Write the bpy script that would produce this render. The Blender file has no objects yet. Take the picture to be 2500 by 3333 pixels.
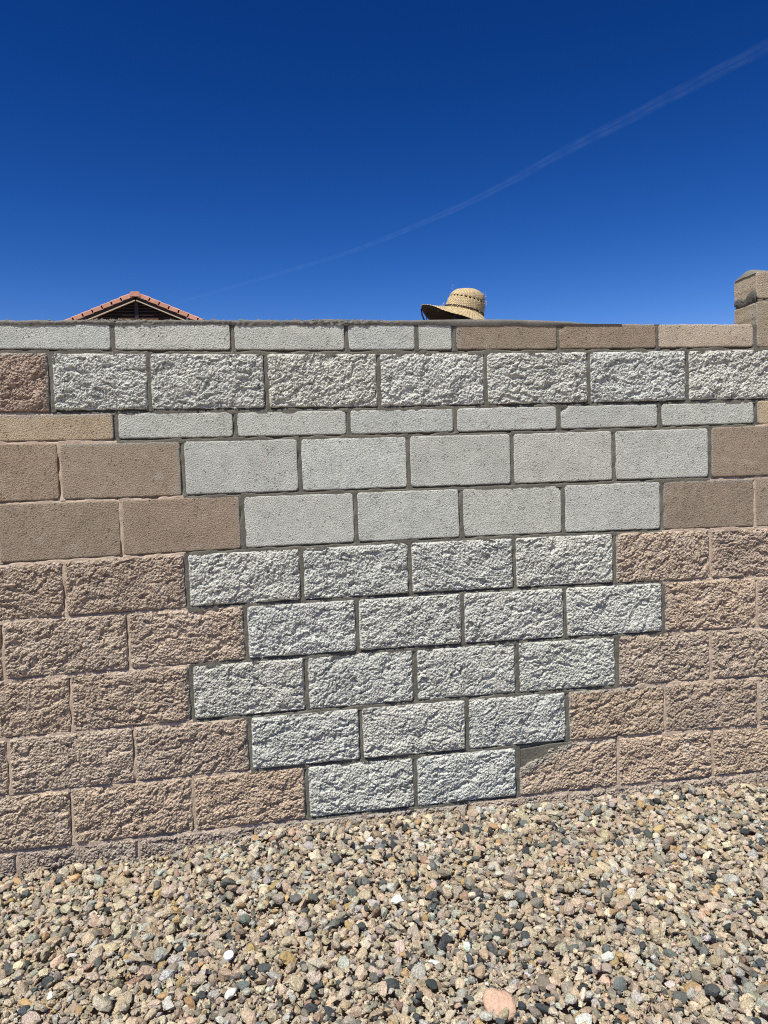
import bpy, bmesh, math, random
import numpy as np
from mathutils import Matrix, Vector

# ------------------------------------------------------------------ camera, world, sun, exposure
scene = bpy.context.scene
col = scene.collection
CAM = np.array([0.6788, -2.7452, 1.2784])
RIGHT = np.array([0.9861, -0.1632, -0.0311])
UP = np.array([0.0391, 0.0463, 0.9982])
FWD = np.array([0.1614, 0.9855, -0.0520])
cam_data = bpy.data.cameras.new('camera')
cam_data.sensor_fit = 'HORIZONTAL'
cam_data.sensor_width = 36.0
cam_data.lens = 36.0 * 2450.0 / 2500.0
cam_data.clip_start = 0.05
cam_data.clip_end = 200000.0
cam = bpy.data.objects.new('camera', cam_data)
col.objects.link(cam)
m = Matrix.Identity(4)
for i in range(3):
    m[i][0], m[i][1], m[i][2], m[i][3] = RIGHT[i], UP[i], -FWD[i], CAM[i]
cam.matrix_world = m
scene.camera = cam

SUN_EL, SUN_AZ = 63.0, 42.0          # azimuth: degrees left of the wall's normal, behind the viewer
el, az = math.radians(SUN_EL), math.radians(SUN_AZ)
TO_SUN = Vector((-math.sin(az) * math.cos(el), -math.cos(az) * math.cos(el), math.sin(el)))
world = bpy.data.worlds.new('World')
scene.world = world
world.use_nodes = True
wn, wl = world.node_tree.nodes, world.node_tree.links
sky = wn.new('ShaderNodeTexSky')
sky.sky_type = 'NISHITA'
sky.sun_disc = False
sky.sun_elevation = el
sky.sun_rotation = math.atan2(TO_SUN.x, TO_SUN.y)
sky.altitude = 400.0
sky.air_density = 1.0
sky.dust_density = 0.25
sky.ozone_density = 4.0
# the photograph's deep, saturated blue: one fixed colour grade over the whole sky
sep = wn.new('ShaderNodeSeparateColor'); wl.new(sky.outputs[0], sep.inputs[0])
cmb = wn.new('ShaderNodeCombineColor')


def wmath(op, a, b):
    n = wn.new('ShaderNodeMath'); n.operation = op
    for i, v in enumerate((a, b)):
        if isinstance(v, (int, float)): n.inputs[i].default_value = v
        else: wl.new(v, n.inputs[i])
    return n.outputs[0]


EXPOSURE = 0.5
GAIN = 0.0241 / 0.1 / 2 ** EXPOSURE
r_, g_, b_ = sep.outputs
gg = wmath('ADD', wmath('MULTIPLY', g_, 1.494), wmath('MULTIPLY', b_, -0.355))
gg = wmath('MINIMUM', gg, wmath('MULTIPLY', b_, 0.97))
rr = wmath('ADD', wmath('MULTIPLY', r_, 2.508), wmath('MULTIPLY', b_, -0.616))
rr = wmath('MINIMUM', wmath('MAXIMUM', rr, 0.0), wmath('MULTIPLY', gg, 0.95))
for i, c_ in enumerate((rr, gg, b_)):
    wl.new(wmath('MULTIPLY', wmath('POWER', c_, 1.911), GAIN), cmb.inputs[i])
wl.new(cmb.outputs[0], wn['Background'].inputs[0])
wn['Background'].inputs[1].default_value = 0.1
sun_data = bpy.data.lights.new('sun', 'SUN')
sun_data.energy = 5.0
sun_data.angle = math.radians(0.53)
sun_data.color = (1.0, 0.955, 0.88)
sun = bpy.data.objects.new('sun', sun_data)
sun.rotation_euler = TO_SUN.to_track_quat('Z', 'Y').to_euler()
sun.location = (-3, -6, 9)
col.objects.link(sun)
scene.view_settings.view_transform = 'Standard'
scene.view_settings.look = 'None'
scene.view_settings.exposure = EXPOSURE
scene.view_settings.gamma = 1.0
scene.render.engine = 'CYCLES'
scene.cycles.use_denoising = False        # the grain of concrete and gravel is finer than a denoiser keeps
scene.cycles.use_adaptive_sampling = False
scene.cycles.filter_width = 1.15
scene.cycles.transparent_max_bounces = 48

rng = np.random.default_rng(11)
random.seed(5)


# ------------------------------------------------------------------ helpers
def tag(o, label=None, cat=None, group=None, kind=None):
    if label: o['label'] = label
    if cat: o['category'] = cat
    if group: o['group'] = group
    if kind: o['kind'] = kind
    return o


def empty(name, loc=(0, 0, 0)):
    o = bpy.data.objects.new(name, None)
    o.location = loc
    o.empty_display_size = 0.1
    col.objects.link(o)
    return o


def link_mesh(name, me, mat=None, parent=None, loc=None):
    o = bpy.data.objects.new(name, me)
    col.objects.link(o)
    if mat: me.materials.append(mat)
    if parent is not None:
        o.parent = parent
    if loc is not None:
        o.location = loc
    return o


def mesh_from(verts, faces, smooth=False):
    me = bpy.data.meshes.new('m')
    me.from_pydata([tuple(v) for v in verts], [], [tuple(f) for f in faces])
    me.polygons.foreach_set('use_smooth', [bool(smooth)] * len(me.polygons))
    me.update()
    return me


def fast_tris(name, V, F):
    """big triangle or quad soup from numpy arrays"""
    me = bpy.data.meshes.new(name)
    k = F.shape[1]
    me.vertices.add(len(V)); me.vertices.foreach_set('co', V.astype(np.float32).ravel())
    me.loops.add(F.size); me.loops.foreach_set('vertex_index', F.astype(np.int32).ravel())
    me.polygons.add(len(F))
    me.polygons.foreach_set('loop_start', np.arange(0, F.size, k, dtype=np.int32))
    me.update(calc_edges=True)
    me.validate()
    me.polygons.foreach_set('use_smooth', [False] * len(me.polygons))
    return me


def vnoise(x, y, seed):
    """smooth 2D value noise in -1..1 (unit lattice)"""
    xi = np.floor(x).astype(np.int64); yi = np.floor(y).astype(np.int64)
    fx = x - xi; fy = y - yi
    fx = fx * fx * fx * (fx * (fx * 6 - 15) + 10); fy = fy * fy * fy * (fy * (fy * 6 - 15) + 10)

    def h(a, b):
        n = (a * 374761393 + b * 668265263 + seed * 1442695041) & 0xFFFFFFFF
        n = ((n ^ (n >> 13)) * 1274126177) & 0xFFFFFFFF
        n = n ^ (n >> 16)
        return (n & 0xFFFF) / 32767.5 - 1.0
    a = h(xi, yi); b = h(xi + 1, yi); c = h(xi, yi + 1); d = h(xi + 1, yi + 1)
    return (a + (b - a) * fx) * (1 - fy) + (c + (d - c) * fx) * fy


def fbm(x, y, seed, octs=3, gain=0.5):
    s = 0; a = 1.0
    for i in range(octs):
        s = s + a * vnoise(x * 2 ** i + 7.3 * i, y * 2 ** i - 3.1 * i, seed + i * 17)
        a *= gain
    return s


def lumps(x, y, seed):
    """cellular grain: rounded lumps with their own height, pits between (unit cells)"""
    xi = np.floor(x).astype(np.int64); yi = np.floor(y).astype(np.int64)
    best = np.full(x.shape, 9.0); hb = np.zeros(x.shape)
    for dx in (-1, 0, 1):
        for dy in (-1, 0, 1):
            a = xi + dx; b = yi + dy
            n = (a * 73856093 ^ b * 19349663 ^ (seed * 83492791)) & 0xFFFFFFFF
            n = ((n ^ (n >> 15)) * 2246822519) & 0xFFFFFFFF
            n = n ^ (n >> 13)
            px = a + 0.1 + 0.8 * ((n & 0x3FF) / 1023.0); py = b + 0.1 + 0.8 * (((n >> 10) & 0x3FF) / 1023.0)
            d = (x - px) ** 2 + (y - py) ** 2
            w = d < best
            best = np.where(w, d, best); hb = np.where(w, ((n >> 20) & 0x3FF) / 511.5 - 1.0, hb)
    return 1.0 - 1.7 * best + 0.45 * hb


# ------------------------------------------------------------------ materials
class NT:
    def __init__(self, name, rough=0.95, spec=0.15):
        self.m = bpy.data.materials.new(name)
        self.m.use_nodes = True
        self.n, self.l = self.m.node_tree.nodes, self.m.node_tree.links
        self.b = self.n['Principled BSDF']
        self.b.inputs['Roughness'].default_value = rough
        self.b.inputs['Specular IOR Level'].default_value = spec

    def new(self, t, **kw):
        n = self.n.new(t)
        for k, v in kw.items():
            if k.startswith('_'):
                setattr(n, k[1:], v)
            else:
                n.inputs[k.replace('__', ' ')].default_value = v
        return n

    def coords(self):
        return self.new('ShaderNodeTexCoord').outputs['Object']

    def noise(self, vec, scale, detail=3.0, rough=0.55):
        n = self.new('ShaderNodeTexNoise', Scale=scale, Detail=detail, Roughness=rough)
        self.l.new(vec, n.inputs['Vector'])
        return n.outputs['Fac']

    def voro(self, vec, scale):
        n = self.new('ShaderNodeTexVoronoi', Scale=scale)
        self.l.new(vec, n.inputs['Vector'])
        return n

    def ramp(self, fac, stops):
        r = self.new('ShaderNodeValToRGB')
        e = r.color_ramp.elements
        while len(e) < len(stops): e.new(0.5)
        for i, (p, c) in enumerate(stops):
            e[i].position = p
            e[i].color = (c, c, c, 1) if not isinstance(c, tuple) else (*c, 1)
        self.l.new(fac, r.inputs['Fac'])
        return r.outputs['Color']

    def mix(self, fac, a, b, mode='MIX'):
        n = self.new('ShaderNodeMix', _data_type='RGBA', _blend_type=mode)
        for sock, v in ((0, fac), (6, a), (7, b)):
            if isinstance(v, (int, float)): n.inputs[sock].default_value = v
            elif isinstance(v, tuple): n.inputs[sock].default_value = (*v, 1)
            else: self.l.new(v, n.inputs[sock])
        return n.outputs[2]

    def math(self, op, a, b=0.0):
        n = self.new('ShaderNodeMath', _operation=op)
        for i, v in enumerate((a, b)):
            if isinstance(v, (int, float)): n.inputs[i].default_value = v
            else: self.l.new(v, n.inputs[i])
        return n.outputs[0]

    def bump(self, height, strength, dist, prev=None):
        n = self.new('ShaderNodeBump', Strength=strength, Distance=dist)
        self.l.new(height, n.inputs['Height'])
        if prev is not None: self.l.new(prev, n.inputs['Normal'])
        return n.outputs[0]

    def out(self, color=None, normal=None):
        if color is not None:
            if isinstance(color, tuple): self.b.inputs['Base Color'].default_value = (*color, 1)
            else: self.l.new(color, self.b.inputs['Base Color'])
        if normal is not None: self.l.new(normal, self.b.inputs['Normal'])
        return self.m


MORTAR_NEW = (0.098, 0.093, 0.074)


def mat_block(name, grain, bump_d, contrast, split):
    t = NT(name)
    info = t.new('ShaderNodeObjectInfo')
    co = t.coords()
    off = t.new('ShaderNodeVectorMath', _operation='ADD')
    comb = t.new('ShaderNodeCombineXYZ')
    r100 = t.math('MULTIPLY', info.outputs['Random'], 37.0)
    for i in range(3): t.l.new(r100, comb.inputs[i])
    t.l.new(co, off.inputs[0]); t.l.new(comb.outputs[0], off.inputs[1])
    v = off.outputs[0]
    g1 = t.noise(v, grain, 3.0, 0.6)
    blot = t.noise(v, 7.0, 4.0, 0.6)
    fineb = t.noise(v, 34.0, 3.0, 0.6)
    base = info.outputs['Color']
    c = t.mix(1.0, base, t.ramp(g1, [(0.30, 1.0 - contrast), (0.5, 1.0), (0.72, 1.0 + contrast)]), 'MULTIPLY')
    c = t.mix(1.0, c, t.ramp(blot, [(0.30, 0.91), (0.5, 1.0), (0.72, 1.07)]), 'MULTIPLY')
    c = t.mix(1.0, c, t.ramp(fineb, [(0.28, 0.90), (0.72, 1.08)]), 'MULTIPLY')
    if split:      # dark specks paint the shade of pores in the broken face
        pore_shade = t.voro(v, 170.0)
        bw = t.new('ShaderNodeRGBToBW'); t.l.new(pore_shade.outputs['Color'], bw.inputs[0])
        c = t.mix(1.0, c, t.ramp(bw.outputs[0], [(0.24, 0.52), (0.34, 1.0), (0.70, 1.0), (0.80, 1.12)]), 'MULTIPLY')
    salt = t.ramp(t.noise(v, 13.0, 5.0, 0.7), [(0.56, 0.0), (0.76, 0.42)])
    c = t.mix(salt, c, (0.50, 0.47, 0.42))
    holes = t.voro(v, 75.0)
    hole = t.ramp(t.math('ADD', holes.outputs['Distance'], t.math('MULTIPLY', t.noise(v, 28.0, 2.0), 0.9)), [(0.50, 0.0), (0.62, 1.0)])
    # mortar film rubbed on to the faces beside fresh joints
    st = t.new('ShaderNodeAttribute', _attribute_name='stain')
    sn = t.noise(v, 60.0, 4.0, 0.65)
    sf = t.ramp(t.math('ADD', st.outputs['Fac'], t.math('MULTIPLY', t.math('SUBTRACT', sn, 0.5), 0.65)), [(0.42, 0.0), (0.75, 1.0)])
    c = t.mix(t.math('MULTIPLY', sf, 0.75), c, (0.30, 0.285, 0.235))
    pits = t.voro(v, grain * 0.9)
    pit = t.ramp(pits.outputs['Distance'], [(0.08, 0.0), (0.42, 1.0)])
    c = t.mix(1.0, c, t.ramp(t.math('MULTIPLY', g1, 1.0), [(0.30, 0.62), (0.40, 1.0)]), 'MULTIPLY') if not split else c  # shade of the small pores painted dark where the grain dips
    n1 = t.bump(g1, 0.9, bump_d)
    if not split: n1 = t.bump(hole, 0.8, 0.009, n1)
    n2 = t.bump(pit, 0.35, bump_d * 0.5, n1)
    return t.out(c, n2)


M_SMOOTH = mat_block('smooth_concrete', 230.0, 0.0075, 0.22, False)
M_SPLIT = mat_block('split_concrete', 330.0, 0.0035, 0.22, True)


def mat_mortar(name, c0, c1, scale=120.0, bd=0.003):
    t = NT(name)
    v = t.coords()
    n = t.noise(v, scale, 4.0, 0.6)
    b = t.noise(v, 11.0, 3.0)
    c = t.mix(t.ramp(b, [(0.3, 0.0), (0.7, 1.0)]), c0, c1)
    c = t.mix(1.0, c, t.ramp(n, [(0.3, 0.78), (0.7, 1.18)]), 'MULTIPLY')
    return t.out(c, t.bump(n, 0.7, bd))


M_MORTAR = mat_mortar('fresh_mortar', MORTAR_NEW, (0.145, 0.138, 0.108))
M_MORTAR_OLD = mat_mortar('old_tan_mortar', (0.47, 0.375, 0.28), (0.38, 0.30, 0.22))
M_CAP = mat_mortar('trowelled_mortar', (0.135, 0.130, 0.108), (0.175, 0.168, 0.138), 200.0, 0.002)

t = NT('gravel_stone', 0.85, 0.25)
a = t.new('ShaderNodeAttribute', _attribute_name='tint')
v = t.coords()
n1 = t.noise(v, 300.0, 3.0, 0.7)
n2 = t.noise(v, 110.0, 3.0, 0.6)
spk = t.ramp(n1, [(0.30, 0.30), (0.43, 0.80), (0.55, 1.05), (0.70, 1.75)])
c = t.mix(a.outputs['Alpha'], a.outputs['Color'], t.mix(1.0, a.outputs['Color'], spk, 'MULTIPLY'))
c = t.mix(1.0, c, t.ramp(n2, [(0.3, 0.80), (0.7, 1.15)]), 'MULTIPLY')
M_STONE = t.out(c, t.bump(n2, 0.8, 0.006, t.bump(n1, 0.7, 0.003)))

t = NT('ground_grit')
v = t.coords()
vo = t.voro(v, 90.0)
cc = t.ramp(vo.outputs['Color'], [(0.0, (0.22, 0.18, 0.13)), (0.35, (0.36, 0.29, 0.205)), (0.7, (0.40, 0.325, 0.24)), (1.0, (0.28, 0.25, 0.205))])
M_GRIT = t.out(cc, t.bump(t.noise(v, 140.0, 4.0), 0.8, 0.006))


def mat_plain(name, color, rough=0.8, scale=40.0, var=0.15, bd=0.002, spec=0.2):
    t = NT(name, rough, spec)
    v = t.coords()
    n = t.noise(v, scale, 4.0, 0.6)
    c = t.mix(1.0, color, t.ramp(n, [(0.3, 1 - var), (0.7, 1 + var)]), 'MULTIPLY')
    return t.out(c, t.bump(n, 0.4, bd))


# ------------------------------------------------------------------ bed joints and head joints (metres, measured)
BED = {0: (0.0040, -0.0105, 1.7282), 1: (0.0028, -0.0065, 1.5207), 2: (0.0029, -0.0059, 1.4193), 3: (0.0002, -0.0006, 1.2161),
       4: (-0.0058, 0.0160, 1.0102), 5: (-0.0047, 0.0115, 0.8124), 6: (-0.0060, 0.0137, 0.6093), 7: (-0.0055, 0.0133, 0.4032),
       8: (-0.0042, 0.0090, 0.2025), 9: (-0.0023, 0.0074, -0.0001), 10: (-0.0010, 0.003, -0.2032), -1: (0.0, -0.0005, 1.8290)}


def bed(k, x):
    x = np.clip(x, -0.35, 2.8)
    a, b, c = BED[k]
    return a * x * x + b * x + c


HEAD = {0: [0.197, 0.603, 1.010, 1.265, 1.413, 1.821, 2.227, 2.646],
        1: [-0.013, 0.311, 0.716, 1.124, 1.531, 1.942, 2.351],
        2: [0.193, 0.600, 1.007, 1.409, 1.815, 2.233, 2.648],
        3: [0.001, 0.413, 0.825, 1.227, 1.627, 2.039, 2.446],
        4: [0.195, 0.612, 1.023, 1.422, 1.828, 2.238, 2.642],
        5: [-0.005, 0.409, 0.816, 1.220, 1.627, 2.035, 2.444],
        6: [-0.215, 0.200, 0.610, 1.014, 1.418, 1.827, 2.239, 2.648],
        7: [-0.003, 0.409, 0.818, 1.227, 1.628, 2.038, 2.442],
        8: [-0.218, 0.201, 0.607, 1.015, 1.423, 1.829, 2.240, 2.652],
        9: [-0.020, 0.397, 0.808, 1.217, 1.620, 2.037, 2.446],
        10: [-0.210, 0.200, 0.610, 1.018, 1.424, 1.830, 2.238, 2.648]}
# new grey blocks lie between these x limits in each course
GREY = {0: (-9, 1.413), 1: (-0.013, 9), 2: (0.193, 2.648), 3: (0.413, 2.446), 4: (0.612, 2.238), 5: (0.409, 2.035),
        6: (0.610, 2.239), 7: (0.409, 2.038), 8: (0.607, 1.829), 9: (0.808, 1.620)}
SPLIT = {1, 5, 6, 7, 8, 9, 10}
PITCH = 0.4075
for k in HEAD:
    h = HEAD[k]
    while h[0] > -1.9: h.insert(0, h[0] - PITCH)
    while h[-1] < 4.9: h.append(h[-1] + PITCH)
GREY[0] = (-1.1, 1.413); GREY[1] = (-0.013, 2.76)


def is_grey(k, x):
    if k not in GREY: return False
    return GREY[k][0] < x < GREY[k][1]


wall = empty('block_wall', (1.2, 0.07, -0.2))
tag(wall, 'garden block wall with a pale grey repair patch between old tan blocks', 'wall')
WALL_T = 0.142
WO = np.array([1.2, 0.07, -0.2])


def block_mesh(xl, xr, kb, kt, joint_l, joint_r, jb, jt, split, seed, res, stains, cut=None, chip=None, ztop=None, zbot=None):
    w = xr - xl
    x0, x1 = xl + joint_l / 2, xr - joint_r / 2
    zc = 0.5 * (bed(kb, (xl + xr) / 2) + bed(kt, (xl + xr) / 2)) if ztop is None else 0.5 * (ztop + zbot)
    xc = (x0 + x1) / 2
    hh = (bed(kt, xc) - bed(kb, xc)) if ztop is None else ztop - zbot
    L, Hh = x1 - x0, hh - (jb + jt) / 2

    def spaced(n_len):
        if split:
            n = max(4, int(round(n_len / res)))
            return np.linspace(0, 1, n + 1)
        e = np.array([0, 0.0012, 0.0032, 0.0062, 0.011]) / n_len
        n = max(3, int(round((n_len - 0.022) / 0.012)))
        mid = np.linspace(0.011 / n_len, 1 - 0.011 / n_len, n + 1)
        return np.concatenate([e[:-1], mid, 1 - e[:-1][::-1]])
    s, q = spaced(L), spaced(Hh)
    S, Q = np.meshgrid(s, q)                      # rows: bottom to top
    X = x0 + S * L
    zb = (bed(kb, X) if zbot is None else zbot) + jb / 2
    zt = (bed(kt, X) if ztop is None else ztop) - jt / 2
    Z = zb + Q * (zt - zb)
    dl, dr, db, dt = S * L, (1 - S) * L, Q * Hh, (1 - Q) * Hh
    d = np.minimum(np.minimum(dl, dr), np.minimum(db, dt))
    # uneven outline
    wob = 0.0016 if split else 0.0011
    edge = np.exp(-d / 0.006)
    X = X + edge * wob * fbm(Q * Hh / 0.025 + seed, S * L / 0.025, seed + 3, 3)
    Z = Z + edge * wob * fbm(S * L / 0.022, Q * Hh / 0.022 - seed, seed + 5, 3)
    # corners slightly rounded in elevation
    r = 0.010
    ax = np.maximum(0, r - np.minimum(dl, dr)) / r; az_ = np.maximum(0, r - np.minimum(db, dt)) / r
    rr = ax * az_ * (0.0022 if split else 0.0035)
    X = X - np.sign(S - 0.5) * rr; Z = Z - np.sign(Q - 0.5) * rr
    if split:
        ang = math.radians(18 + 16 * math.sin(seed * 1.7)); ca, sa = math.cos(ang), math.sin(ang)
        u = (X * ca + Z * sa) / 1.45; vv = (-X * sa + Z * ca)
        w1 = 0.010 * fbm(X / 0.04, Z / 0.04, seed + 91, 2)
        big = fbm((u + w1) / 0.050, (vv + w1) / 0.050, seed, 3, 0.55)
        ridg = 1 - np.abs(fbm((u + w1) / 0.026, (vv - w1) / 0.022, seed + 31, 2, 0.5)) * 2.0
        grain = lumps(X / 0.0105 + seed, Z / 0.0086 - seed, seed)
        grain2 = lumps((X + w1) / 0.0062 - seed, (Z - w1) / 0.0054, seed + 7)
        fine = vnoise(X / 0.0034, Z / 0.0032, seed + 77)
        fine2 = vnoise(X / 0.0062, Z / 0.0054, seed + 79)
        cav = np.clip((fbm((u - w1) / 0.024, (vv + w1) / 0.015, seed + 55, 2, 0.5) - 0.42) / 0.10, 0, 1)
        dome = np.clip(d / 0.030, 0, 1)
        dome = dome * (2 - dome)
        shard = np.abs(fbm((u + w1) / 0.013, (vv - w1) / 0.010, seed + 131, 2, 0.6))
        rel = 0.0030 * dome + 0.0034 * big - 0.0023 * shard + 0.0008 * grain + 0.0022 * grain2 + 0.0023 * fine + 0.0016 * fine2 - 0.0062 * cav
        e = np.clip(d / 0.007, 0, 1); e = e * e * (3 - 2 * e)
        Y = -(0.0012 + e * np.maximum(rel, -0.0085) + (1 - e) * 0.0009 * (grain + fine))
        Y = Y + 0.003 * np.exp(-d / 0.0022)
    else:
        rad = 0.0045
        k_ = np.clip(1 - d / rad, 0, 1)
        Y = rad * 0.7 * (1 - np.sqrt(1 - k_ ** 2 * 0.97)) + 0.0007 * fbm(X / 0.05, Z / 0.05, seed, 3)
    if chip is not None:                           # broken arris: (corner x side, corner z side, size)
        cx, cz, sz = chip
        dx = dl if cx < 0 else dr; dz = db if cz < 0 else dt
        f = np.clip(1 - (dx * 0.8 + dz * 1.1 + 0.004 * fbm(X / 0.012, Z / 0.012, seed + 9, 2)) / sz, 0, 1)
        Y = Y + 0.02 * np.sqrt(f)
    near = 0
    if cut is not None:
        Y = np.where(cut(X, Z), 0.016, Y)
        for rr_, wt in ((0.008, 1.0), (0.018, 0.8), (0.034, 0.55)):
            for sx_, sz_ in ((-1, 1), (0, 1), (-1, 0), (0.6, 1)):
                near = np.maximum(near, wt * cut(X + sx_ * rr_, Z + sz_ * rr_))
    # stain weight beside fresh mortar: left right bottom top
    stn = np.zeros_like(S)
    for flag, dist in zip(stains, (dl, dr, db, dt)):
        if flag: stn = np.maximum(stn, flag * np.exp(-(dist / 0.021)))
    stn = np.maximum(stn, near)
    ny, nx = S.shape
    org = np.array([xc, 0.0, zc])
    front = np.stack([X - xc, Y, Z - zc], -1).reshape(-1, 3)
    idx = np.arange(nx * ny).reshape(ny, nx)
    quads = np.stack([idx[:-1, :-1], idx[:-1, 1:], idx[1:, 1:], idx[1:, :-1]], -1).reshape(-1, 4)
    loop = np.concatenate([idx[0, :-1], idx[:-1, -1], idx[-1, :0:-1], idx[:0:-1, 0]])
    # back ring is coarser work: just move the outline to the back face
    back = front[loop].copy(); back[:, 1] = WALL_T
    nb = len(front); n = len(loop); nxt = np.roll(np.arange(n), -1)
    sides = np.stack([loop, nb + np.arange(n), nb + nxt, loop[nxt]], -1)
    V = np.concatenate([front, back])
    F = [tuple(map(int, f)) for f in quads] + [tuple(map(int, f)) for f in sides]
    F.append(tuple(int(i) for i in (nb + np.arange(n))[::-1]))
    me = bpy.data.meshes.new('block')
    me.from_pydata(V.tolist(), [], F)
    sm = np.full(len(F), not split); sm[len(quads):] = False
    me.polygons.foreach_set('use_smooth', sm)
    at = me.attributes.new('stain', 'FLOAT', 'POINT')
    at.data.foreach_set('value', np.concatenate([stn.ravel(), stn.ravel()[loop] * 0]).astype(np.float32))
    me.update()
    return me, org


# colours of the blocks themselves
C_GREY_S = np.array([0.475, 0.490, 0.425])
C_GREY_R = np.array([0.490, 0.497, 0.432])
C_TAN_S = np.array([0.315, 0.250, 0.177])
C_TAN_R = np.array([0.418, 0.335, 0.248])
SPECIAL = {(0, 1.6): (0.285, 0.225, 0.155), (0, 2.0): (0.30, 0.24, 0.17), (0, 2.4): (0.47, 0.40, 0.30), (2, 0.0): (0.42, 0.325, 0.21),
           (2, 2.8): (0.46, 0.37, 0.235), (2, -0.4): (0.43, 0.34, 0.21), (1, -0.2): (0.345, 0.270, 0.210)}


def in_poly(X, Z, poly):
    inside = np.zeros(X.shape, bool)
    n = len(poly)
    for i in range(n):
        x1, z1 = poly[i]; x2, z2 = poly[(i + 1) % n]
        c = ((z1 > Z) != (z2 > Z)) & (X < (x2 - x1) * (Z - z1) / (z2 - z1 + 1e-12) + x1)
        inside ^= c
    return inside


# broken corner of one tan block, filled with mortar
PATCH = [(1.615, 0.215), (1.615, 0.118), (1.648, 0.123), (1.676, 0.140), (1.705, 0.148), (1.740, 0.164), (1.748, 0.178), (1.795, 0.194), (1.835, 0.199), (1.835, 0.215)]


def cut_patch(X, Z):
    w = 0.006 * fbm(X / 0.02, Z / 0.02, 5, 3)
    return in_poly(X + w, Z + w, PATCH)


blocks = []
seed = 100
for k in range(0, 11):
    h = HEAD[k]
    for i in range(len(h) - 1):
        xl, xr = h[i], h[i + 1]
        if k == 0 and xl > 2.5: continue                      # the wall steps up here
        if xr < -1.6 or xl > 4.6: continue
        seed += 1
        xm = (xl + xr) / 2
        g = is_grey(k, xm)
        split = k in SPLIT
        vis = xr > -0.36 and xl < 2.85
        gl, gr = is_grey(k, xl - 0.02), is_grey(k, xr + 0.02)
        fresh = lambda a, b: a or b
        jl = 0.0155 if (g or gl) else 0.010
        jr = 0.0155 if (g or gr) else 0.010
        jb = 0.0145 if (g or is_grey(k + 1, xm)) else 0.010
        jt = 0.0145 if (g or is_grey(k - 1, xm)) else 0.010
        if k == 0 and abs(xl - 1.265) < 0.01: jl = 0.004
        if k == 0 and abs(xr - 1.265) < 0.01: jr = 0.004
        if k == 0: jt = 0.012
        jl *= rng.uniform(0.88, 1.15); jr *= rng.uniform(0.88, 1.15)
        # how much mortar film lies along each edge
        if g:
            st = (0.24, 0.24, 0.24, 0.26)
        else:
            st = (0.85 * gl, 0.85 * gr, 0.55 * is_grey(k + 1, xm), 0.85 * is_grey(k - 1, xm))
        if k == 0 and abs(xl - 1.413) < 0.01: st = (1.1, 0.3, 0.5, 0.4)
        chip = None
        if k == 2 and abs(xl - 1.815) < 0.01: chip = (-1, 1, 0.030)
        elif k == 4 and abs(xl - 1.422) < 0.01: chip = (1, 1, 0.022)
        elif k == 0 and abs(xl - 1.821) < 0.01: chip = (-1, 1, 0.020)
        elif k == 9 and abs(xl - 1.217) < 0.01: chip = (-1, 1, 0.014)
        cut = cut_patch if (k == 9 and abs(xl - 1.620) < 0.01) else None
        me, org = block_mesh(xl, xr, k, k - 1, jl, jr, jb, jt, split, seed, 0.0032 if vis else 0.012, st, cut, chip)
        nm = ('split_face_block' if split else ('cap_block' if k == 0 else 'smooth_block'))
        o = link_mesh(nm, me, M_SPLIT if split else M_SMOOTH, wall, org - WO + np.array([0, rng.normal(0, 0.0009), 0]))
        base = (C_GREY_R if split else C_GREY_S) if g else (C_TAN_R if split else C_TAN_S)
        for (kk, xx), cc in SPECIAL.items():
            if kk == k and abs(xm - xx) < 0.2: base = np.array(cc)
        if not g and k >= 7: base = base * np.array([1.03, 1.04, 1.03])      # dustier towards the ground
        if k == 10: base = np.array([0.37, 0.305, 0.235])
        cvar = 1 + rng.normal(0, 0.022 if g else 0.045)
        wc = rng.normal(0, 0.008 if g else 0.014)
        tint = np.array([1 + wc, 1.0 + rng.normal(0, 0.003), 1 - wc * 1.2])
        o.color = (*(base * cvar * tint), 1)
        if g: o['label'] = 'pale grey replacement block'
        blocks.append((k, xl, xr, g))

# stepped-up end of the wall on the right: full block and half-height cap, repeated to the right
for (zb, zt, kb, xs) in ((None, 1.920, 0, None), (1.920, 2.030, None, None)):
    for i in range(5):
        seed += 1
        xl = 2.650 + i * PITCH - (0.0 if zb is None else 0.0)
        xr = xl + PITCH
        z0 = float(bed(0, xl)) if zb is None else zb
        me, org = block_mesh(xl, xr, 0, 0, 0.010, 0.010, 0.010, 0.013 if zb is None else 0.0, False, seed, 0.004, (0.75 if i == 0 and zb is None else 0.0, 0, 0.5, 0.55 if zb is None else 0.0), None, None, zt, z0)
        o = link_mesh('cap_block' if zb else 'smooth_block', me, M_SMOOTH, wall, org - WO)
        o.color = ((0.38, 0.315, 0.225, 1) if zb else (0.34, 0.285, 0.195, 1))


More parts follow.
